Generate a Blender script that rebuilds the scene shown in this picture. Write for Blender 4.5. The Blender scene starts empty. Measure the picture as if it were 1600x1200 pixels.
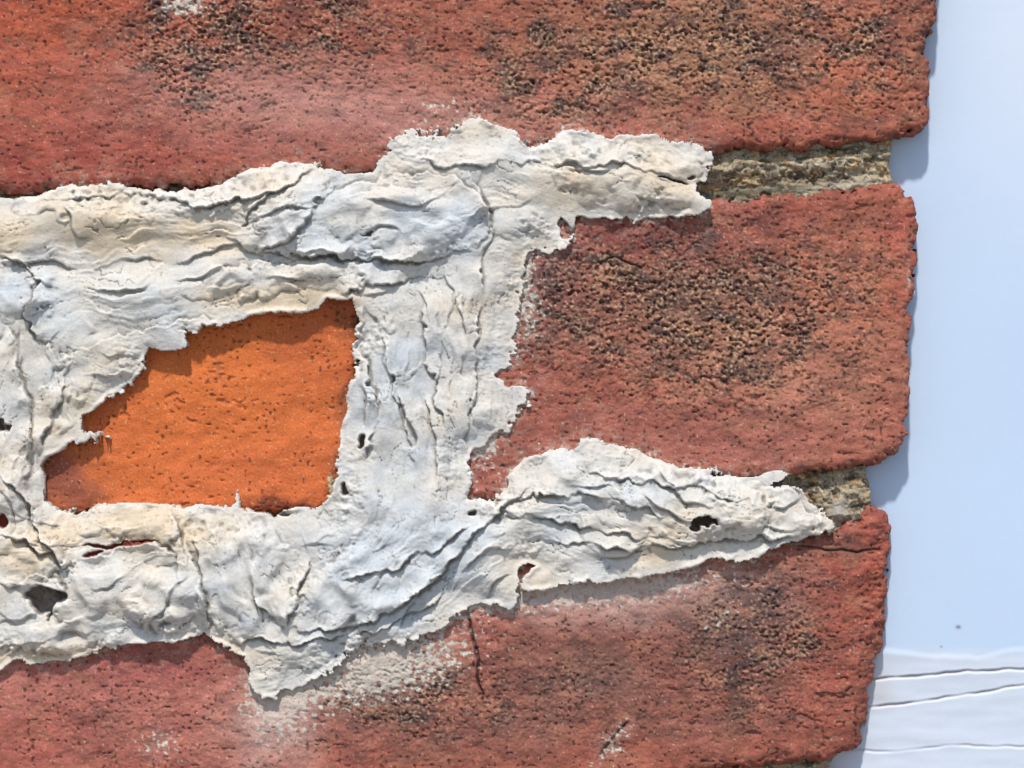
import bpy, math, numpy as np
from mathutils import Vector, Matrix

S = 0.0001333           # metres per wall unit
ROLL = math.radians(3.0)
cR, sR = math.cos(ROLL), math.sin(ROLL)
ZC = 1.4
rng = np.random.RandomState(7)

# ------------------------------------------------------------------ noise
_ang = rng.rand(256, 256) * 2 * math.pi
_gx, _gy = np.cos(_ang).astype(np.float32), np.sin(_ang).astype(np.float32)
def noise(x, y, seed=0):
    x = np.asarray(x, dtype=np.float32) + np.float32(seed * 17.37 + 500)
    y = np.asarray(y, dtype=np.float32) + np.float32(seed * 31.71 + 500)
    xi = np.floor(x).astype(np.int32); yi = np.floor(y).astype(np.int32)
    fx = (x - xi).astype(np.float32); fy = (y - yi).astype(np.float32)
    x0 = xi & 255; x1 = (xi + 1) & 255; y0 = yi & 255; y1 = (yi + 1) & 255
    w = fx * fx * fx * (fx * (fx * 6 - 15) + 10)
    q = fy * fy * fy * (fy * (fy * 6 - 15) + 10)
    a = _gx[x0, y0] * fx + _gy[x0, y0] * fy
    b = _gx[x1, y0] * (fx - 1) + _gy[x1, y0] * fy
    c = _gx[x0, y1] * fx + _gy[x0, y1] * (fy - 1)
    d = _gx[x1, y1] * (fx - 1) + _gy[x1, y1] * (fy - 1)
    return ((a + (b - a) * w) * (1 - q) + (c + (d - c) * w) * q) * np.float32(1.5)
def fbm(x, y, seed=0, o=3):
    r = 0; a = 1.0; t = 0
    for i in range(o):
        r = r + a * noise(x * 2 ** i, y * 2 ** i, seed + i * 5); t += a; a *= 0.55
    return r / t
def sst(x, a, b):
    t = np.clip((x - a) / (b - a), 0, 1); return t * t * (3 - 2 * t)
def G(u, v, cu, cv, ru, rv, rot=0):
    c, s = math.cos(math.radians(rot)), math.sin(math.radians(rot))
    du = u - cu; dv = v - cv
    return np.exp(-(((du * c + dv * s) / ru) ** 2 + ((-du * s + dv * c) / rv) ** 2))
def srgb(r, g, b):
    c = np.array([r, g, b]) / 255.0
    return np.where(c < 0.04045, c / 12.92, ((c + 0.055) / 1.055) ** 2.4).astype(np.float32)

# ------------------------------------------------------------------ signed distance of polygons
SU0, SU1, SV0, SV1, SD = -960, 1760, -760, 1960, 4
_su = np.arange(SU0, SU1, SD, dtype=np.float32); _sv = np.arange(SV0, SV1, SD, dtype=np.float32)
def poly_sdf(poly):
    P = np.array(poly, dtype=np.float32)
    X, Y = np.meshgrid(_su, _sv)
    d2 = np.full(X.shape, 1e12, np.float32); ins = np.zeros(X.shape, bool)
    n = len(P)
    for i in range(n):
        ax, ay = P[i]; bx, by = P[(i + 1) % n]
        ex, ey = bx - ax, by - ay
        L = ex * ex + ey * ey
        if L < 1e-6: continue
        t = np.clip(((X - ax) * ex + (Y - ay) * ey) / L, 0, 1)
        dx = X - ax - t * ex; dy = Y - ay - t * ey
        d2 = np.minimum(d2, dx * dx + dy * dy)
        if ay != by:
            c = ((ay > Y) != (by > Y)) & (X < (bx - ax) * (Y - ay) / (by - ay) + ax)
            ins ^= c
    d = np.sqrt(d2)
    return np.where(ins, d, -d)
def samp(F, u, v):
    x = np.clip((u - SU0) / SD, 0, F.shape[1] - 1.01); y = np.clip((v - SV0) / SD, 0, F.shape[0] - 1.01)
    xi = x.astype(np.int32); yi = y.astype(np.int32); fx = x - xi; fy = y - yi
    return ((F[yi, xi] * (1 - fx) + F[yi, xi + 1] * fx) * (1 - fy) +
            (F[yi + 1, xi] * (1 - fx) + F[yi + 1, xi + 1] * fx) * fy)

# ------------------------------------------------------------------ grid over the wall face
ST = 1.6
u1 = np.concatenate([np.arange(-900, -24, 9), np.arange(-24, 1482, ST)]).astype(np.float32)
v1 = np.concatenate([np.arange(-700, -24, 9), np.arange(-24, 1224, ST), np.arange(1224, 1900, 9)]).astype(np.float32)
U, V = np.meshgrid(u1, v1)

def blur(A, r):
    for ax in (0, 1):
        for _ in range(2):
            pad = [(0, 0), (0, 0)]; pad[ax] = (r + 1, r)
            C = np.cumsum(np.pad(A, pad, mode='edge').astype(np.float64), axis=ax)
            n = A.shape[ax]
            if ax == 0: A = (C[2 * r + 1:2 * r + 1 + n] - C[:n]) / (2 * r + 1)
            else: A = (C[:, 2 * r + 1:2 * r + 1 + n] - C[:, :n]) / (2 * r + 1)
    return A.astype(np.float32)

def make_mesh(name, U, V, H, COL, keepv, mat, parent=None):
    k = keepv
    fk = k[:-1, :-1] & k[1:, :-1] & k[:-1, 1:] & k[1:, 1:]
    nr, nc = U.shape
    idx = np.arange(nr * nc).reshape(nr, nc)
    a = idx[:-1, :-1][fk]; b = idx[:-1, 1:][fk]; c = idx[1:, 1:][fk]; d = idx[1:, :-1][fk]
    F = np.stack([a, d, c, b], 1)
    um = np.zeros(nr * nc, bool); um[F.ravel()] = True
    used = np.nonzero(um)[0]; remap = np.full(nr * nc, -1, np.int64); remap[used] = np.arange(len(used))
    F = remap[F]
    uu = U.ravel()[used] - 800; vv = V.ravel()[used] - 600; hh = H.ravel()[used]
    X = (uu * cR - vv * sR) * S; Yd = (uu * sR + vv * cR) * S
    co = np.stack([X, -hh * S, ZC - Yd], 1).astype(np.float32)
    me = bpy.data.meshes.new(name)
    me.vertices.add(len(co)); me.vertices.foreach_set("co", co.ravel())
    me.loops.add(F.size); me.loops.foreach_set("vertex_index", F.ravel().astype(np.int32))
    me.polygons.add(len(F)); me.polygons.foreach_set("loop_start", np.arange(0, F.size, 4, dtype=np.int32))
    me.polygons.foreach_set("use_smooth", np.ones(len(F), bool))
    me.update(calc_edges=True)
    at = me.color_attributes.new("Col", 'FLOAT_COLOR', 'POINT')
    cc = np.ones((len(co), 4), np.float32); cc[:, :3] = COL.reshape(-1, 3)[used]
    at.data.foreach_set("color", cc.ravel())
    me.materials.append(mat)
    ob = bpy.data.objects.new(name, me); bpy.context.collection.objects.link(ob)
    if parent: ob.parent = parent
    return ob

def mat_attr(name, rough, var, bump, scale, spec=0.3):
    m = bpy.data.materials.new(name); m.use_nodes = True
    nt = m.node_tree; N = nt.nodes; L = nt.links
    b = N["Principled BSDF"]; b.inputs["Roughness"].default_value = rough
    b.inputs["Specular IOR Level"].default_value = spec
    at = N.new("ShaderNodeAttribute"); at.attribute_name = "Col"
    tc = N.new("ShaderNodeTexCoord")
    n = N.new("ShaderNodeTexNoise"); n.inputs["Scale"].default_value = scale; n.inputs["Detail"].default_value = 3
    n.inputs["Roughness"].default_value = 0.65
    L.new(tc.outputs["Object"], n.inputs["Vector"])
    mr = N.new("ShaderNodeMapRange"); mr.inputs[1].default_value = 0.25; mr.inputs[2].default_value = 0.75
    mr.inputs[3].default_value = 1 - var; mr.inputs[4].default_value = 1 + var
    L.new(n.outputs["Fac"], mr.inputs[0])
    vm = N.new("ShaderNodeVectorMath"); vm.operation = 'SCALE'
    L.new(at.outputs["Color"], vm.inputs[0]); L.new(mr.outputs[0], vm.inputs["Scale"])
    L.new(vm.outputs[0], b.inputs["Base Color"])
    bp = N.new("ShaderNodeBump"); bp.inputs["Strength"].default_value = bump; bp.inputs["Distance"].default_value = 0.00025
    L.new(n.outputs["Fac"], bp.inputs["Height"]); L.new(bp.outputs[0], b.inputs["Normal"])
    return m

m_brick = mat_attr("fired_clay", 0.85, 0.25, 0.6, 2400, 0.35)
m_mort = mat_attr("old_sand_mortar", 0.95, 0.3, 0.6, 2400, 0.2)
m_caulk = mat_attr("white_mortar_smear", 0.9, 0.08, 0.55, 1700, 0.15)
m_trim = mat_attr("white_trim_paint", 0.5, 0.012, 0.06, 700, 0.4)

wall = bpy.data.objects.new("brick_wall", None); bpy.context.collection.objects.link(wall)

# ------------------------------------------------------------------ smear outline
CAULK = [(-560,345),(-300,335),(-100,322),(0,313),(60,311),(85,298),(110,288),(135,285),(200,292),(206,299),(280,298),(350,288),(400,266),(460,254),
(500,260),(530,270),(585,270),(612,238),(606,226),(640,208),(680,214),(703,210),(712,198),(750,185),(775,200),(805,208),(830,228),
(860,222),(875,207),(910,207),(950,220),(965,211),(1010,214),(1060,222),(1100,233),(1112,250),(1106,275),(1085,290),(1095,308),
(1114,323),(1060,338),(1000,343),(940,340),(898,339),(894,356),(882,350),(876,340),(870,352),(880,368),(896,366),(896,382),(872,388),(850,396),(835,384),(824,400),(820,430),(812,480),
(806,520),(806,550),(792,575),(765,595),(800,600),(830,613),(812,640),(792,670),(762,690),(737,700),(727,720),(737,745),
(730,780),(770,783),(790,766),(800,745),(820,718),(850,705),(900,700),(915,689),(960,694),(1000,709),(1040,725),(1100,737),
(1160,746),(1235,739),(1225,750),(1192,757),(1248,766),(1278,797),(1302,826),(1265,832),(1205,853),(1180,868),(1110,868),
(1060,888),(1000,900),(920,906),(850,918),(815,920),(800,945),(745,945),(720,950),(690,975),(650,995),(560,1012),(530,1030),
(520,1045),(480,1065),(450,1082),(430,1090),(400,1078),(388,1062),(392,1040),(377,1020),(360,1010),(332,993),(320,985),
(290,998),(200,1001),(170,1010),(120,1025),(60,1035),(20,1030),(0,1045),(-100,1050),(-300,1010),(-600,960)]
ORANGE = [(555,460),(562,500),(555,540),(560,580),(546,620),(537,670),(530,720),(522,770),(505,797),(442,795),(428,812),(402,802),
(378,790),(370,772),(362,793),(340,789),(290,795),(240,786),(150,790),(120,801),(90,796),(66,782),(70,750),(62,728),(80,708),
(110,692),(135,686),(168,684),(130,668),(128,650),(160,630),(186,612),(214,592),(224,562),(236,540),(262,545),(290,540),(288,518),(350,505),
(420,485),(440,490),(498,480),(510,467)]
RED1 = [(805,890),(825,878),(838,884),(822,898),(818,918),(808,922),(812,902)]
LH2 = [(-420,700),(-300,560),(-150,520),(-110,650),(-160,760),(-380,780)]
f_c = poly_sdf(CAULK)
for p in (ORANGE, RED1, LH2):
    f_c = np.minimum(f_c, -poly_sdf(p))

def warps(U, V):
    nA, nB, nC = noise(U / 34, V / 34, 1), noise(U / 12, V / 12, 2), noise(U / 5.5, V / 5.5, 3)
    nD, nE = noise(U / 34, V / 34, 4), noise(U / 12, V / 12, 5)
    rag = sst(noise(U / 70, V / 70, 7), -0.2, 0.4)          # some stretches ragged, some clean
    return nA, nB, nC, nD, nE, 6 * nA + (1.5 + 3.5 * rag) * nB + (0.4 + 1.7 * rag) * nC, 6 * nD + (1.5 + 3.5 * rag) * nE + (0.4 + 1.7 * rag) * nC, rag
nA, nB, nC, nD, nE, wx, wy, rag = warps(U, V)
CS = samp(f_c, U + wx, V + wy)
fe = G(U, V, 800, 560, 55, 150)
CS = CS + fe * (7 * noise(U / 26, V / 13, 8) + 5 * noise(U / 9, V / 5, 9))
fe2 = G(U, V, 600, 1035, 120, 36) + G(U, V, 670, 215, 60, 30) * .8 + 0.35 * rag
CS = CS + np.clip(fe2, 0, 1) * (14 * noise(U / 14, V / 10, 10) + 9 * noise(U / 5, V / 5, 11))

# ------------------------------------------------------------------ bricks
BRICKS = {
 "brick_1": [(-70,-130),(500,-165),(1200,-200),(1440,-205),(1470,-190),(1472,-60),(1466,0),(1463,44),(1449,58),(1447,84),(1457,92),(1455,180),(1445,203),(1410,210),(1398,218),
             (1300,229),(1110,238),(600,268),(350,287),(200,298),(0,305),(-70,308)],
 "brick_2": [(712,338),(900,330),(1110,311),(1300,297),(1392,286),(1408,288),(1430,310),(1436,335),(1434,450),(1424,490),(1426,540),(1425,600),(1420,680),(1406,710),(1370,729),
             (1250,745),(1100,752),(900,765),(700,798)],
 "brick_3": [(-190,375),(200,352),(568,338),(572,460),(563,600),(548,700),(520,800),(380,806),(0,812),(-190,818)],
 "brick_4": [(-80,990),(200,965),(420,945),(560,920),(700,890),(1100,850),(1300,832),(1340,808),(1362,788),(1388,800),(1396,830),(1394,900),(1386,1000),(1366,1080),
             (1360,1130),(1346,1170),(1290,1190),(900,1235),(400,1262),(-80,1282)],
 "brick_5": [(-880,-100),(-500,-115),(-90,-130),(-92,310),(-500,330),(-880,345)],
 "brick_6": [(-880,395),(-500,385),(-208,378),(-208,815),(-500,835),(-880,850)],
 "brick_7": [(-880,1000),(-500,995),(-100,990),(-100,1285),(-500,1305),(-880,1325)],
 "brick_8": [(790,-670),(1300,-700),(1500,-690),(1492,-280),(1300,-262),(790,-235)],
 "brick_9": [(0,-640),(770,-668),(770,-232),(0,-195)],
 "brick_10": [(-880,-600),(-20,-640),(-20,-192),(-880,-165)],
 "brick_11": [(640,1275),(1100,1235),(1325,1218),(1338,1240),(1290,1650),(640,1700)],
 "brick_12": [(-180,1320),(620,1276),(620,1702),(-180,1750)],
 "brick_13": [(-880,1360),(-200,1322),(-200,1752),(-880,1790)],
}
burn = (G(U,V,400,40,200,80) + G(U,V,300,110,70,70) + 1.1*G(U,V,1090,60,300,110) + G(U,V,860,140,120,60)*0.6 + 1.2*G(U,V,1120,470,240,110) + 0.7*G(U,V,1120,570,150,70)
        + 0.8*G(U,V,900,480,90,60) + 0.8*G(U,V,1190,1000,130,120) + 0.8*G(U,V,640,1090,120,70) + 0.35*G(U,V,880,1080,140,70) + 0.25*G(U,V,180,1120,120,60)+0.5*G(U,V,1380,90,60,80))
burn = burn * (1 + 1.3 * fbm(U / 75, V / 55, 20, 4))
burn += 0.5 * sst(fbm(U / 220, V / 160, 22), 0.1, 0.6) * ((U < -24) | (V < -24) | (V > 1224))
burn = np.clip(burn, 0, 1.25)
isO = ((U < 640) & (V > 320) & (V < 850) & (U > -60))
orz = isO.astype(np.float32)
wU = U + 5 * noise(U / 14, V / 14, 23); wV = V + 5 * noise(U / 14, V / 14, 24)
szv = noise(U / 50, V / 50, 31)
pitn = noise(wU / 10, wV / 7.5, 25) + 0.5 * noise(U / 5, V / 5, 32) + 0.35 * szv
pit = sst(pitn, 0.22, 0.6)
pit2 = sst(noise(U / 6.5, V / 6.5, 26) + 0.35 * noise(U / 40, V / 40, 33) - 0.06 * orz, 0.48, 0.66)
grain = noise(U / 4.6, V / 4.6, 27)
soft = fbm(U / 90, V / 70, 29, 3)
BH = soft * 7 + (2.2 - 1.3 * orz) * fbm(U / 24, V / 16, 30, 3) + (0.45 - .28 * orz + 1.3 * burn) * grain * 0.8
BH = BH - pit * (0.3 + 4.0 * burn) - pit2 * (1.8 + 1.4 * burn) + 2.4 * burn * noise(wU / 9, wV / 8, 28)
chipz = sst(fbm(U / 34, V / 20, 34, 3), 0.28, 0.36) * sst(fbm(U / 200, V / 200, 35), -0.1, 0.3)
BH -= chipz * 3.0                                      # spalled patches

def seg_field(pts, pad):
    P = np.array(pts, np.float32)
    c0, c1 = np.searchsorted(u1, [P[:, 0].min() - pad, P[:, 0].max() + pad]); r0, r1 = np.searchsorted(v1, [P[:, 1].min() - pad, P[:, 1].max() + pad])
    return (slice(r0, r1), slice(c0, c1)), P
def line_dist(pts, pad, warp=1.0):
    sl, P = seg_field(pts, pad)
    x = U[sl] + warp * (6 * nA[sl] + 2.5 * nB[sl] + 0.6 * nC[sl])
    y = V[sl] + warp * (6 * nD[sl] + 2.5 * nE[sl] + 0.6 * nC[sl])
    best = np.full(x.shape, 1e9, np.float32); side = np.zeros(x.shape, np.float32); tt = np.zeros(x.shape, np.float32)
    Ls = np.hypot(*(P[1:] - P[:-1]).T); tot = Ls.sum(); acc = 0
    for i in range(len(P) - 1):
        ax, ay = P[i]; ex, ey = P[i + 1] - P[i]; L = ex * ex + ey * ey
        t = np.clip(((x - ax) * ex + (y - ay) * ey) / L, 0, 1)
        dx = x - ax - t * ex; dy = y - ay - t * ey; d = np.hypot(dx, dy)
        m = d < best
        best = np.where(m, d, best); side = np.where(m, np.sign(ex * dy - ey * dx), side)
        tt = np.where(m, (acc + t * Ls[i]) / tot, tt); acc += Ls[i]
    return sl, best, side, tt
crackmask = np.zeros_like(U)
for pts, w, dep in [([(728,940),(736,985),(745,1020),(748,1060),(756,1105)], 1.9, 10),
                    ([(935,410),(960,400),(985,412),(1010,420)], 1.3, 4), ([(1230,850),(1290,858),(1350,862),(1392,858)], 1.6, 5),
                    ([(935,1185),(960,1150),(985,1125)], 2.5, 5)]:
    sl, d, sd, t = line_dist(pts, 30, 0.5)
    g = np.exp(-(d / w) ** 2) * np.clip(np.sin(np.pi * np.clip(t, 0.03, 0.97)) * 2, 0, 1)
    BH[sl] -= dep * g; crackmask[sl] = np.maximum(crackmask[sl], g)

BLOBS = [
 (100,60,260,170,(176,78,56),.9),(60,40,110,90,(184,80,48),.6),(420,90,210,90,(140,72,58),.9),(330,190,260,60,(174,90,78),.8),(560,150,200,55,(186,106,94),.85),
 (120,260,260,40,(158,66,54),.8),(720,200,200,35,(166,74,64),.8),(860,40,200,70,(156,78,60),.8),(1100,90,260,110,(166,106,82),.95),(1150,60,120,60,(150,102,80),.6),
 (1330,120,110,90,(178,94,70),.9),(1100,205,330,28,(176,86,70),.7),(1440,60,26,60,(110,66,55),.6),(860,170,150,40,(176,98,82),.6),
 (1000,370,150,45,(150,64,56),.9),(1300,345,150,40,(150,66,54),.8),(1090,360,30,26,(82,60,64),.85),(860,440,60,90,(146,84,80),.8),(880,510,120,50,(124,72,66),.7),
 (1110,460,170,70,(120,80,70),.9),(1170,560,180,70,(170,110,88),.8),(1290,600,130,110,(184,112,92),.9),(900,640,160,60,(164,84,70),.9),(1100,690,300,40,(172,94,82),.8),
 (1330,440,90,80,(178,98,76),.8),(1420,400,20,90,(194,92,74),.7),(760,740,60,40,(162,82,74),.9),(1340,500,60,200,(176,98,76),.5),
 (300,650,380,260,(208,104,52),1.0),(490,560,70,90,(194,94,54),.8),(552,620,16,200,(132,70,50),.7),(400,740,200,60,(204,98,60),.6),(90,750,60,60,(146,76,66),.9),(430,795,50,14,(116,52,42),.8),(170,640,40,60,(194,90,50),.7),
 (120,1100,300,110,(184,102,92),1.),(60,1160,140,50,(172,86,74),.7),(230,1040,140,25,(166,82,78),.8),(420,1150,70,70,(188,132,122),.9),(560,1090,70,50,(150,88,78),.8),(640,1090,110,70,(112,76,70),.9),
 (780,1120,120,80,(152,86,74),.9),(720,980,80,40,(176,90,76),.9),(960,950,170,35,(186,132,122),.9),(930,1060,120,80,(122,80,74),.85),(1180,990,110,90,(98,70,68),.95),(1120,1120,180,60,(148,84,72),.8),
 (1150,900,90,25,(192,128,114),.8),(1340,900,60,110,(168,78,62),.9),(1290,1080,80,110,(162,80,66),.9),(1220,930,40,30,(146,92,86),.6),(1320,850,60,14,(90,55,52),.6)]
def mixc(C, w, col):
    w = np.clip(w, 0, 1)[..., None]; return C * (1 - w) + (srgb(*col) if not isinstance(col, np.ndarray) else col) * w
BC = np.empty(U.shape + (3,), np.float32); BC[:] = srgb(168, 84, 68)
bw1 = 34 * noise(U / 60, V / 60, 50) + 14 * noise(U / 18, V / 18, 51) + 6 * nB; bw2 = 34 * noise(U / 60, V / 60, 52) + 14 * noise(U / 18, V / 18, 53) + 6 * nE
for cu, cv, ru, rv, c, s in BLOBS:
    w = np.clip(G(U + bw1, V + bw2, cu, cv, ru, rv) * s * 1.25, 0, 1)
    if c == (208, 104, 52): w = w * orz
    BC = mixc(BC, w, c)
mott = fbm(U / 30, V / 20, 54, 4)
BC *= (1 + (0.45 - .28 * orz) * mott)[..., None]
hue = fbm(U / 55, V / 40, 66, 4)
BC = mixc(BC, sst(hue, 0.05, 0.5) * 0.45 * (1 - orz), (184, 114, 88))
BC = mixc(BC, sst(-hue, 0.1, 0.6) * 0.35 * (1 - orz), (134, 68, 66))
dk = fbm(U / 60, V / 30, 55, 5)
dk2 = fbm((U + bw1) / 130, (V + bw2) / 60, 68, 5)
st = np.clip(burn * 1.25 + 0.3 * sst(fbm(U / 150, V / 100, 67), -0.1, 0.4), 0, 1)
BC = mixc(BC, st * sst(dk, 0.0, 0.28) * 0.8 * (1 - orz), (66, 50, 52))
BC = mixc(BC, (0.12 + 0.88 * np.clip(burn, 0, 1)) * sst(dk2, 0.02, 0.3) * 0.65 * (1 - orz), (80, 56, 58))
BC = mixc(BC, pit * (0.06 + 0.6 * burn) * (1 - .5 * orz), (78, 46, 42))
BC = mixc(BC, pit2 * (0.75 - .1 * orz), (76, 42, 34))
gr = sst(noise(U / 5.5, V / 5.0, 56) + 0.4 * szv, 0.12, 0.5)
BC = mixc(BC, gr * burn * 0.65, (198, 152, 122))
BC = mixc(BC, chipz * 0.3, (150, 96, 84))
sp = sst(noise(U / 4.2, V / 4.2, 57), 0.60, 0.72)
BC = mixc(BC, sp * 0.5, (214, 176, 158))
BC = mixc(BC, crackmask, (46, 28, 26))
near = np.exp(-np.clip(-CS, 0, 400) / 18.0)
hz = fbm(U / 18, V / 8, 58, 3)
BC = mixc(BC, near * sst(hz, -0.2, 0.6) * 0.55 * (1 - orz * 0.9), (200, 182, 174))
rs = (G(U,V,600,1045,150,54,-14)*1.4 + G(U,V,430,1110,55,65)*1.0 + G(U,V,950,925,200,22,-6)*1.4 + G(U,V,290,8,45,20)*1.2 + G(U,V,830,470,26,90)*.8 + G(U,V,516,760,8,30)*1.1
      + G(U,V,250,1165,40,40)*.7 + G(U,V,960,1160,24,50,40)*.8 + G(U,V,1130,965,35,14,-30)*.7 + G(U,V,1420,430,6,40)*.7+G(U,V,690,170,60,30)*.6 + G(U,V,760,700,30,50)*.8
      + 0.75 * np.exp(-np.clip(-CS, 0, 400) / 9.0) * (1 - .55 * orz))
rn = fbm(U / 9, V / 8, 59, 3)
BC = mixc(BC, sst(rs * 0.75 + rn * 1.05, 0.6, 0.82) * 0.85, (214, 208, 200))
BC = mixc(BC, sst(rs + 0.8 * hz, 0.3, 1.3) * 0.45 * (1 - .8 * orz), (194, 154, 146))
BC = mixc(BC, G(U,V,520,170,330,60,8)*0.28 + G(U,V,420,1130,60,80)*.3 + G(U,V,970,930,150,30,-6)*.45, (206, 160, 154))
lum = BC.mean(axis=2, keepdims=True)
BC = (BC * 0.93 + lum * 0.07) * np.array([0.92, 1.04, 0.99], np.float32)
BC = np.where(isO[..., None], BC * np.array([1.12, 1.03, 0.78], np.float32), BC)

for nm, P in BRICKS.items():
    sd = poly_sdf(P)
    (sl), _ = seg_field(P, 14)
    u, v = U[sl], V[sl]; gq = grain[sl]
    s = samp(sd, u + 4.5 * nD[sl] + 3 * nB[sl] + 1.4 * gq, v + 4.5 * nA[sl] + 3 * nE[sl] + 1.4 * gq)
    chip = sst(noise(u / 28, v / 28, 64) + 0.4 * noise(u / 9, v / 9, 68), 0.12, 0.45) * np.exp(-np.clip(s, 0, 99) / 10.0)
    s2 = s - 10 * chip
    r = 24.0
    q = np.clip(s2 / r, 0, 1)
    prof = -r * 0.85 * (1 - np.sqrt(np.clip(1 - (1 - q) ** 2, 0, 1)))
    h = BH[sl] + prof + np.where(s2 < 0, s2 * 28, 0)
    if nm == "brick_3": h = h - 10 + (u - 300) * 0.006
    if nm == "brick_4":
        rt = sst(u, 1300, 1392)
        h = h - 22 * G(u, v, 1400, 1130, 40, 90) - 22 * rt + rt * 9 * fbm(u / 24, v / 20, 69, 3)
        h = h - 6 * G(u, v, 1150, 930, 90, 30)
    h = np.maximum(h, -118)
    col = BC[sl]
    ed = np.exp(-np.clip(s2, 0, 99) / 7.0)
    col = mixc(col, ed * sst(fbm(u / 22, v / 22, 65), -0.15, 0.5) * 0.8, (60, 46, 42))
    make_mesh(nm, u, v, h, col, s2 > -4.6, m_brick, wall)

# ------------------------------------------------------------------ recessed old mortar
def ar(*seg):
    return np.concatenate([np.arange(a, b, s) for a, b, s in seg]).astype(np.float32)
u, v = np.meshgrid(ar((-900,-30,9),(-30,1080,4),(1080,1460,1.6)), ar((-700,-24,9),(-24,200,6),(200,330,1.6),(330,710,6),(710,860,1.6),(860,1160,4),(1160,1226,2),(1226,1900,9)))
mw = warps(u, v)
MORT = [(-890,-690),(1440,-690),(1432,-200),(1425,0),(1412,180),(1402,230),(1396,250),(1403,285),(1400,400),(1385,700),(1358,735),(1362,760),(1368,785),(1372,830),
        (1350,1000),(1325,1180),(1300,1195),(1290,1210),(1300,1230),(1280,1640),(1240,1880),(-890,1880)]
ms = samp(poly_sdf(MORT), u + mw[5], v + mw[6])
a_ = 0.6; ur = u * .8 - v * a_ + 6 * mw[1]; vr = u * a_ + v * .8 + 6 * mw[4]
mh = -28 + 13 * fbm(u / 60, v / 26, 70, 4) + 1.8 * noise(ur / 6, vr / 6, 72) + 1.4 * noise(ur / 4, vr / 4, 79) - 6 * sst(noise(ur / 18, vr / 14, 73), 0.3, 0.5)
mh += 13 * G(u, v, 1312, 800, 18, 20) + 8 * G(u, v, 1285, 778, 12, 10) + 6 * G(u, v, 1340, 770, 12, 12)
mh += 10 * G(u, v, 1250, 254, 200, 13, -3) + 5 * G(u, v, 1330, 285, 50, 10) - 8 * G(u, v, 1150, 292, 60, 8, -4)
q = np.clip(ms / 16, 0, 1); mh += -14 * (1 - np.sqrt(np.clip(1 - (1 - q) ** 2, 0, 1))) + np.where(ms < 0, ms * 28, 0)
mh = np.maximum(mh, -119)
MC = np.empty(u.shape + (3,), np.float32); MC[:] = srgb(160, 148, 126)
MC *= (1 + 0.4 * fbm(ur / 14, vr / 11, 74, 3))[..., None]
MC = mixc(MC, sst(fbm(u / 44, v / 16, 75), -0.05, 0.3) * 0.75, (172, 140, 94))
MC = mixc(MC, sst(fbm(u / 36, v / 14, 76, 4), 0.0, 0.25) * 0.8, (80, 70, 58))
MC = mixc(MC, sst(noise(ur / 6, vr / 5, 77), 0.3, 0.5) * 0.7, (60, 50, 42))
MC = mixc(MC, sst(noise(ur / 6, vr / 5, 78), 0.3, 0.5) * 0.6, (206, 198, 176))
MC = mixc(MC, G(u, v, 1180, 298, 120, 9, -4) * 0.8, (70, 70, 62))
MC = mixc(MC, G(u, v, 1340, 290, 60, 9, -4) * 0.6, (190, 184, 168))
MC = mixc(MC, G(u, v, 1312, 800, 17, 17), (160, 156, 148))
make_mesh("mortar_bed", u, v, mh, MC, ms > -4.6, m_mort, wall)

# ------------------------------------------------------------------ smeared white mortar
th = 26 - 18 * G(U,V,800,560,60,170) - 17 * G(U,V,560,1050,180,45) + 8 * G(U,V,1000,780,260,60) + 6 * G(U,V,300,330,400,60) + 6 * G(U,V,120,900,240,80) - 13*G(U,V,670,215,70,25)
inner = sst(CS, 0, 50)
big = 17 * fbm(U / 150, V / 115, 80, 2) * inner
hollow = -15 * G(U, V, 650, 600, 70, 170) - 13 * G(U, V, 250, 400, 260, 40, -4) - 14 * G(U, V, 60, 600, 50, 120) - 15 * G(U, V, 620, 960, 120, 40, -20)
zones = [(-8, 0.2 + 0*U), (-6, 1.4*G(U,V,300,390,420,110)), (86, 2.2*G(U,V,690,610,110,180)), (100, 1.2*G(U,V,40,620,80,150)), (-42, 1.6*G(U,V,640,920,130,100,-30)),
         (12, 1.8*G(U,V,1010,790,230,70)), (70, 1.4*G(U,V,380,900,80,90)), (8, 1.2*G(U,V,950,260,200,50)), (-15, G(U,V,200,950,160,60))]
W = sum(z[1] ** 3 for z in zones)
stre = 0; saw = 0; strf = 0; saw2 = 0; crs = 0; strg = 0
wa = 20 * noise(U / 110, V / 110, 88) + 8 * noise(U / 40, V / 40, 89) + 2.5 * noise(U / 15, V / 15, 87)
m1 = sst(noise(U / 95, V / 80, 85), -0.15, 0.35); m2 = sst(noise(U / 60, V / 55, 86), 0.0, 0.4)
for i, (a, w) in enumerate(zones):
    c, s = math.cos(math.radians(a)), math.sin(math.radians(a))
    X = U * c + V * s; Y = -U * s + V * c + wa
    w = w ** 3 / W
    stre = stre + w * noise(X / 150, Y / 24, 91 + i * 3)
    strf = strf + w * noise(X / 60, Y / 5.5, 130 + i * 3)
    strg = strg + w * noise(X / 22, Y / 4.2, 330 + i * 3)
    t = Y / 62 + 0.9 * noise(X / 160, Y / 80, 160 + i * 3) + 50        # overlapping layers that run with the trowel
    sf = t - np.floor(t); saw = saw + w * sf * sst(1 - sf, 0, 0.04)
    t = -Y / 32 + 0.8 * noise(X / 90, Y / 40, 190 + i * 3) + 0.2 * noise(X / 20, Y / 12, 240 + i) + 90.3
    sf = t - np.floor(t); saw2 = saw2 + w * sf * sst(1 - sf, 0, 0.08)
    n = noise(X / 55, Y / 17, 260 + i * 3) + 0.3 * noise(X / 13, Y / 7, 290 + i)      # sparse thin drag tears
    crs = crs + w * sst(1 - np.abs(n) * 16, 0, 1)
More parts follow.
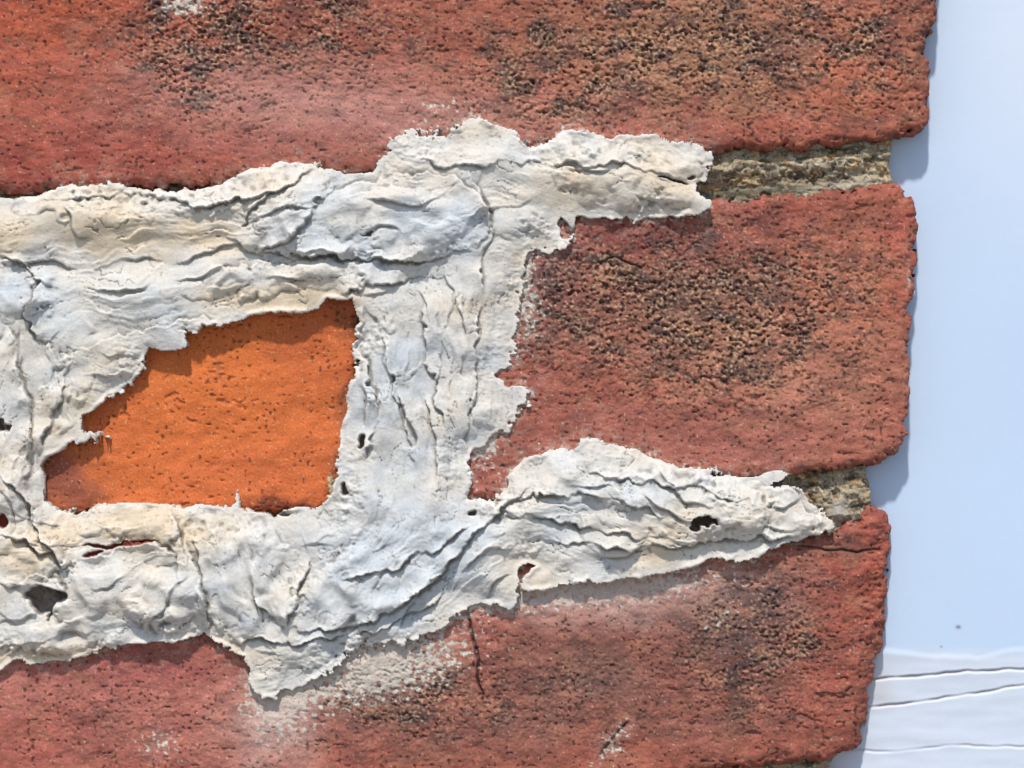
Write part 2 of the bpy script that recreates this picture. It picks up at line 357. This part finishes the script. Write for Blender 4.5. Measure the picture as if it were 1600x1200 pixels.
patch = sst(fbm(U / 80, V / 70, 216), -0.1, 0.3)
tearz = sst(noise(U / 46, V / 38, 217), 0.12, 0.4)
CH = hollow * inner + big + stre * 3 * inner + strf * (0.2 + 0.8 * patch) * sst(CS, 0, 15) + strg * (0.2 + 0.7 * m2) * sst(CS, 0, 10)
CH += m1 * (saw - 0.45) * 9 * sst(CS, 4, 34) + m2 * (saw2 - 0.4) * 4.0 * sst(CS, 4, 24)
CH -= 3.2 * crs * tearz * sst(CS, 3, 14)
CH += 2.4 * fbm(U / 50, V / 40, 210, 2) * sst(CS, 0, 20) + 0.8 * fbm(U / 9, V / 8, 211, 3) * (0.3 + patch)

DOL = [(205,930,125,58,0,14),(392,905,72,92,12,14),(640,345,135,52,6,10),(425,350,70,36,-22,11),(985,285,130,46,6,9),(955,745,125,44,6,9),(1050,790,190,48,10,8),
 (52,872,66,38,0,14),(225,818,125,26,2,9),(95,650,34,110,20,8),(330,312,130,22,-6,10),(470,432,200,26,-5,10),(1190,805,90,28,14,7),
 (35,455,60,42,10,12),(560,885,110,46,-42,10),(868,240,80,26,2,5),(110,318,95,20,-4,8),(560,1000,150,24,-12,6),(250,965,90,28,4,6),(120,990,120,26,-4,9),(20,760,50,50,0,10)]
for cu, cv, ru, rv, rot, amp in DOL:
    (sl), _ = seg_field([(cu - max(ru, rv), cv - max(ru, rv)), (cu + max(ru, rv), cv + max(ru, rv))], 30)
    c, s = math.cos(math.radians(rot)), math.sin(math.radians(rot))
    du = U[sl] + 2.4 * wx[sl] + 1.0 * wa[sl] - cu; dv = V[sl] + 2.4 * wy[sl] - cv
    r2 = ((du * c + dv * s) / ru) ** 2 + ((-du * s + dv * c) / rv) ** 2
    brk = 0.35 + 0.65 * sst(noise(U[sl] / 40, V[sl] / 40, 89), -0.3, 0.3)
    CH[sl] += amp * brk * np.clip(1 - r2, 0, 1) ** 0.5 * sst(CS[sl], 0, 14)
crease_dark = crs * tearz * 0.4  # darker tint in drag tears, later also on the low side of lips

LIPS = [
 ([(0,405),(40,412),(68,440),(45,480),(50,515),(90,535)], 14, 26, -1),
 ([(362,372),(395,396),(440,388),(478,352),(482,322),(530,292)], 15, 30, -1),
 ([(440,292),(405,325),(372,362)], 9, 20, 1),
 ([(480,312),(560,290),(650,268),(715,280),(755,318),(768,360),(742,392)], 9, 36, 1),
 ([(385,402),(500,398),(600,408),(700,404),(738,396)], 16, 40, -1),
 ([(520,458),(580,446),(640,436),(700,428)], 10, 20, -1),
 ([(205,305),(300,320),(380,318),(470,285),(505,266)], 13, 26, -1),
 ([(60,318),(130,312),(200,304)], 9, 16, -1),
 ([(735,270),(752,310),(772,360),(752,420),(758,470)], 9, 26, 1),
 ([(752,450),(742,500),(750,560),(735,640),(722,705)], 9, 30, 1),
 ([(660,470),(668,560),(690,650),(700,700)], 8, 26, -1),
 ([(572,480),(562,540),(580,600),(590,660),(572,720)], 13, 20, 1),
 ([(600,520),(615,600),(640,690),(660,740)], 7, 20, -1),
 ([(298,845),(308,890),(325,940),(326,985)], 16, 28, 1),
 ([(492,872),(470,920),(450,965),(452,990)], 10, 30, 1),
 ([(400,935),(430,965),(450,988)], 10, 24, -1),
 ([(325,985),(380,1000),(470,1000),(580,985),(660,950),(720,900)], 10, 22, -1),
 ([(450,985),(550,978),(640,940),(705,880),(770,805),(835,752)], 18, 50, -1),
 ([(530,905),(620,885),(700,845),(762,800)], 11, 30, -1),
 ([(780,785),(880,768),(960,775),(1060,812)], 11, 28, -1),
 ([(900,742),(1000,752),(1100,765),(1180,790)], 9, 26, -1),
 ([(830,840),(950,855),(1080,850),(1200,838),(1285,826)], 10, 22, -1),
 ([(760,800),(850,812),(950,830),(1050,842)], 8, 24, -1),
 ([(610,242),(700,262),(850,256),(1000,262),(1080,286)], 8, 18, -1),
 ([(800,255),(845,262),(900,262),(905,300)], 4, 14, 1),
 ([(18,500),(45,600),(52,690),(42,760)], 15, 26, 1),
 ([(120,560),(100,620),(70,690),(55,740)], 10, 24, 1),
 ([(0,738),(40,768),(60,820),(100,875),(98,905)], 15, 26, -1),
 ([(118,880),(150,864),(200,848),(262,852),(300,880)], 12, 18, 1),
 ([(0,842),(50,848),(88,862),(105,890)], 13, 18, -1),
 ([(270,800),(285,845),(300,882)], 9, 20, 1),
 ([(30,910),(60,895),(100,905),(110,940)], 12, 16, 1),
 ([(420,500),(300,500),(200,520),(120,545)], 8, 22, -1),
 ([(1120,752),(1180,752),(1240,775),(1290,820)], 8, 16, 1),
]
for pts, amp, fall, side in LIPS:
    sl, d, sd, t = line_dist(pts, fall * 4, 1.6)
    tp = np.clip(np.sin(np.pi * np.clip(t, 0.0, 1.0)) * 1.8, 0, 1)
    mod = 0.75 + 0.9 * noise(U[sl] / 38, V[sl] / 38, 300)
    on = sst(sd * side * d, -0.8, 1.4)
    add = amp * mod * tp * (on * np.exp(-d / fall) - (1 - on) * 0.4 * np.exp(-d / 6.0))
    CH[sl] += add * sst(CS[sl], 0, 10)
    crease_dark[sl] = np.maximum(crease_dark[sl], tp * (1 - on) * np.exp(-d / 2.2) * np.clip(mod, 0, 1) * sst(noise(U[sl]/18,V[sl]/18,301), -0.2, 0.3))

HOLES = [(75,935,30,20,60,10,1),(1100,815,20,8,40,-14,0),(8,662,14,8,14,40,0),(541,762,5,12,30,10,0),(566,690,6,10,24,15,0),(1052,283,24,2.6,14,14,0),(1078,278,7,3,14,-30,0),
         (738,802,9,3,12,-10,0),(575,366,10,2.2,6,0,0),(4,815,10,12,16,0,0),(425,800,30,6,20,5,0),(190,850,60,3.0,12,-3,0),(148,864,18,3.0,12,-25,0),(1085,826,10,4,20,0,0)]
hol = np.zeros_like(U); thru = np.zeros_like(U); redh = np.zeros_like(U)
for cu, cv, ru, rv, dep, rot, th_ in HOLES:
    g = G(U + wx * (0.9 + th_), V + wy * (0.9 + th_), cu, cv, ru, rv, rot)
    m = sst(g, 0.25, 0.6); CH -= dep * m * sst(CS, -2, 3)
    hol = np.maximum(hol, m)
    if th_: thru = np.maximum(thru, m)
    if cv in (850, 864, 815) and cu in (190, 148, 4): redh = np.maximum(redh, m)

# torn rim that thickens inwards; some stretches curl up as a proud lip
eth = 10 + 9 * noise(U / 80, V / 80, 221) + 8 * (G(U,V,400,490,180,30,-10) + G(U,V,1000,890,250,30,-8) + G(U,V,200,1000,220,30) + G(U,V,1100,320,60,30) + .7*G(U,V,570,600,20,150))
eth = np.clip(eth * (1 - 0.65 * np.clip(fe, 0, 1)) * (1 - .5 * np.clip(G(U, V, 600, 1035, 120, 36), 0, 1)), 3, 22)
eh = eth + (th - eth) * sst(CS, 0, 55) + 5 * np.exp(-((CS - 4) / 3.5) ** 2) * sst(noise(U / 40, V / 40, 220), -0.1, 0.4) * (1 - np.clip(fe, 0, .9))
eh = np.where(CS < 0, CS * 9, eh)
low = np.where(CS > 0, 2.0 + 0.6 * CS.clip(0, 3), -99)
Hraw = eh + CH * sst(CS, -1, 6)
kk = 2.5
Hc = np.where(CS > 0, low + kk * np.log1p(np.exp(np.clip((Hraw - low) / kk, -30, 30))), Hraw)
Hc = Hc * (1 - thru) + (-6 + 8 * nA + 6 * nB + 3 * nC) * thru
Hc = np.maximum(Hc, -50)
Hf = np.clip(Hc, -30, 80)
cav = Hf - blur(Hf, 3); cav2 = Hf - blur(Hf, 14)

CC = np.empty(U.shape + (3,), np.float32); CC[:] = srgb(207, 203, 195)
tone = fbm(U / 110, V / 90, 230, 4) + 0.8 * (G(U,V,620,350,160,60)*.7 + G(U,V,640,620,90,160)*.6 + G(U,V,600,900,160,100) + G(U,V,60,480,100,60)*.6 + G(U,V,950,770,160,50)*.5) \
       - 0.9 * (G(U,V,180,360,210,35) + G(U,V,230,820,120,30) + G(U,V,980,290,130,40)*.6 + G(U,V,1080,830,130,40)*.5 + G(U,V,440,470,120,20) + G(U,V,60,860,70,40)*.6+G(U,V,120,1020,160,16))
CC = mixc(CC, sst(tone, -0.1, 0.8) * 0.75, (188, 198, 207))
CC = mixc(CC, sst(-tone, -0.1, 0.8) * 0.85, (211, 193, 166))
CC *= (1 + 0.16 * fbm(U / 40, V / 26, 231, 5) + 0.06 * noise(U / 4, V / 4, 232) + 0.05 * strf)[..., None]
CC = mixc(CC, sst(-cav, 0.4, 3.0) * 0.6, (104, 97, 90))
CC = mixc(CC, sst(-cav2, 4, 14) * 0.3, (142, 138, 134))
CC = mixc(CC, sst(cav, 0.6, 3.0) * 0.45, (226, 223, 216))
CC = mixc(CC, crease_dark * 0.75, (78, 68, 60))
CC = mixc(CC, hol * 0.8, (84, 66, 56))
CC = mixc(CC, redh * 0.9, (130, 56, 44))
CC = mixc(CC, thru * 0.9, (140, 130, 124))
ts = sst(noise(U / 6, V / 3.5, 233), 0.45, 0.62) * sst(noise(U / 40, V / 40, 234), 0.0, 0.3)
CC = mixc(CC, ts * 0.55, (126, 114, 104))
CC = mixc(CC, np.exp(-np.clip(CS, 0, 99) / 4.0) * sst(noise(U / 16, V / 16, 235), -0.2, 0.4) * 0.35, (188, 154, 136))
# lips lean out over the brick: push the upper rim outwards, the foot of the edge stays put
gv, gu = np.gradient(blur(np.clip(CS, -60, 60), 3), v1, u1)
gl = np.sqrt(gu * gu + gv * gv) + 0.25
push = 5.5 * sst(Hc, 4, 15) * np.exp(-np.clip(CS, 0, 99) / 14.0) * (CS > 0.8) * (U > -20) * (V < 1220)
Uc = U - push * gu / gl; Vc = V - push * gv / gl
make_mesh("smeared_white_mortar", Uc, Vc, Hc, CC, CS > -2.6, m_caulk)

# ------------------------------------------------------------------ white painted trim board beside the wall
tu = ar((1230,1700,2.2),(1700,3000,20))
tv = ar((-700,-40,16),(-40,930,8),(930,1300,1.4),(1300,1900,16))
TU, TV = np.meshgrid(tu, tv)
TH = -62 + 2.0 * fbm(TU / 300, TV / 400, 240, 2) + 0.1 * noise(TU / 30, TV / 50, 241)
TC = np.empty(TU.shape + (3,), np.float32); TC[:] = srgb(190, 210, 234)
k = sst(TV, 1012, 1036); TC = mixc(TC, k * 0.75, (210, 217, 228))
TC = mixc(TC, G(TU, TV, 1620, 60, 140, 260) * 0.6, (218, 225, 238))
def curve_v(pts, x):
    P = np.array(pts, float); return np.interp(x, P[:, 0], P[:, 1]) + 3 * noise(x / 80, x * 0, 242) + 1.0 * noise(x / 17, x * 0, 243)
for pts, step, gro, dk_ in [
   ([(1300,1012),(1380,1022),(1470,1033),(1540,1034),(1600,1022),(1800,1010),(3000,1010)], 1.4, 0, .0),
   ([(1300,1064),(1365,1068),(1440,1063),(1520,1055),(1600,1053),(1800,1052),(3000,1052)], 1.2, 5, .85),
   ([(1300,1112),(1365,1112),(1420,1107),(1500,1095),(1560,1086),(1610,1078),(1800,1070),(3000,1070)], 1.0, 4, .75),
   ([(1300,1182),(1340,1180),(1400,1183),(1500,1172),(1600,1176),(1800,1170),(3000,1170)], 0.9, 2, .4)]:
    cv = curve_v(pts, TU); d = TV - cv
    br = sst(noise(TU / 50, TV * 0, 245 + int(cv[0, 0])), -0.5, 0.3)
    TH += step * sst(d, -7, 5) * np.exp(-np.clip(d, 0, 999) / 30) - gro * np.exp(-(d / 2.0) ** 2) * (.3 + .7 * br)
    TC = mixc(TC, dk_ * np.exp(-(d / 1.9) ** 2) * (0.35 + 0.65 * br), (136, 116, 104))
TH += k * (1.2 * fbm(TU / 110, TV / 34, 250, 2))
for cu, cv, r in [(1507, 985, 3.0), (1480, 1016, 1.4)]:
    g = G(TU, TV, cu, cv, r * 1.3, r); TC = mixc(TC, g, (110, 110, 120))
TC = mixc(TC, G(TU, TV, 1385, 1085, 22, 30) * .3, (190, 176, 160))
make_mesh("white_trim_board", TU, TV, TH, TC, TU > -1e9, m_trim)

# ------------------------------------------------------------------ ground far below the close-up
me = bpy.data.meshes.new("ground"); R = 300
me.from_pydata([(-R, -R, 0), (R, -R, 0), (R, R, 0), (-R, R, 0)], [], [(0, 1, 2, 3)])
gm = bpy.data.materials.new("paving"); gm.use_nodes = True
nn = gm.node_tree.nodes.new("ShaderNodeTexNoise"); nn.inputs["Scale"].default_value = 3
rr = gm.node_tree.nodes.new("ShaderNodeValToRGB"); rr.color_ramp.elements[0].color = (.16, .15, .14, 1); rr.color_ramp.elements[1].color = (.28, .27, .25, 1)
gm.node_tree.links.new(nn.outputs["Fac"], rr.inputs[0]); gm.node_tree.links.new(rr.outputs[0], gm.node_tree.nodes["Principled BSDF"].inputs["Base Color"])
me.materials.append(gm); go = bpy.data.objects.new("ground", me); bpy.context.collection.objects.link(go)

# ------------------------------------------------------------------ light
to_sun = Vector((-0.03, -0.57, 0.82)).normalized()
el = math.asin(to_sun.z); rot = math.atan2(to_sun.x, to_sun.y)
w = bpy.data.worlds.new("World"); bpy.context.scene.world = w; w.use_nodes = True
nt = w.node_tree; sky = nt.nodes.new("ShaderNodeTexSky"); sky.sky_type = 'NISHITA'; sky.sun_disc = False
sky.sun_elevation = el; sky.sun_rotation = rot
nt.links.new(sky.outputs[0], nt.nodes["Background"].inputs[0]); nt.nodes["Background"].inputs[1].default_value = 0.13
ld = bpy.data.lights.new("sun", 'SUN'); ld.energy = 3.6; ld.angle = math.radians(3); ld.color = (1, 0.94, 0.86)
lo = bpy.data.objects.new("sun", ld); lo.rotation_euler = to_sun.to_track_quat('Z', 'Y').to_euler(); lo.location = (0, -3, 4)
bpy.context.collection.objects.link(lo)

# ------------------------------------------------------------------ camera
D = 0.6
cd = bpy.data.cameras.new("camera"); cam = bpy.data.objects.new("camera", cd); bpy.context.collection.objects.link(cam)
cd.sensor_width = 36; cd.lens = 36 * D / (1600 * S); cd.clip_start = 0.01; cd.clip_end = 1000
right = Vector((cR, 0, -sR)); up = Vector((sR, 0, cR)); back = Vector((0, -1, 0))
M = Matrix((right, up, back)).transposed().to_4x4(); M.translation = Vector((0, -D, ZC))
cam.matrix_world = M
sc = bpy.context.scene; sc.camera = cam
sc.view_settings.view_transform = 'Standard'; sc.view_settings.look = 'None'; sc.view_settings.exposure = 0
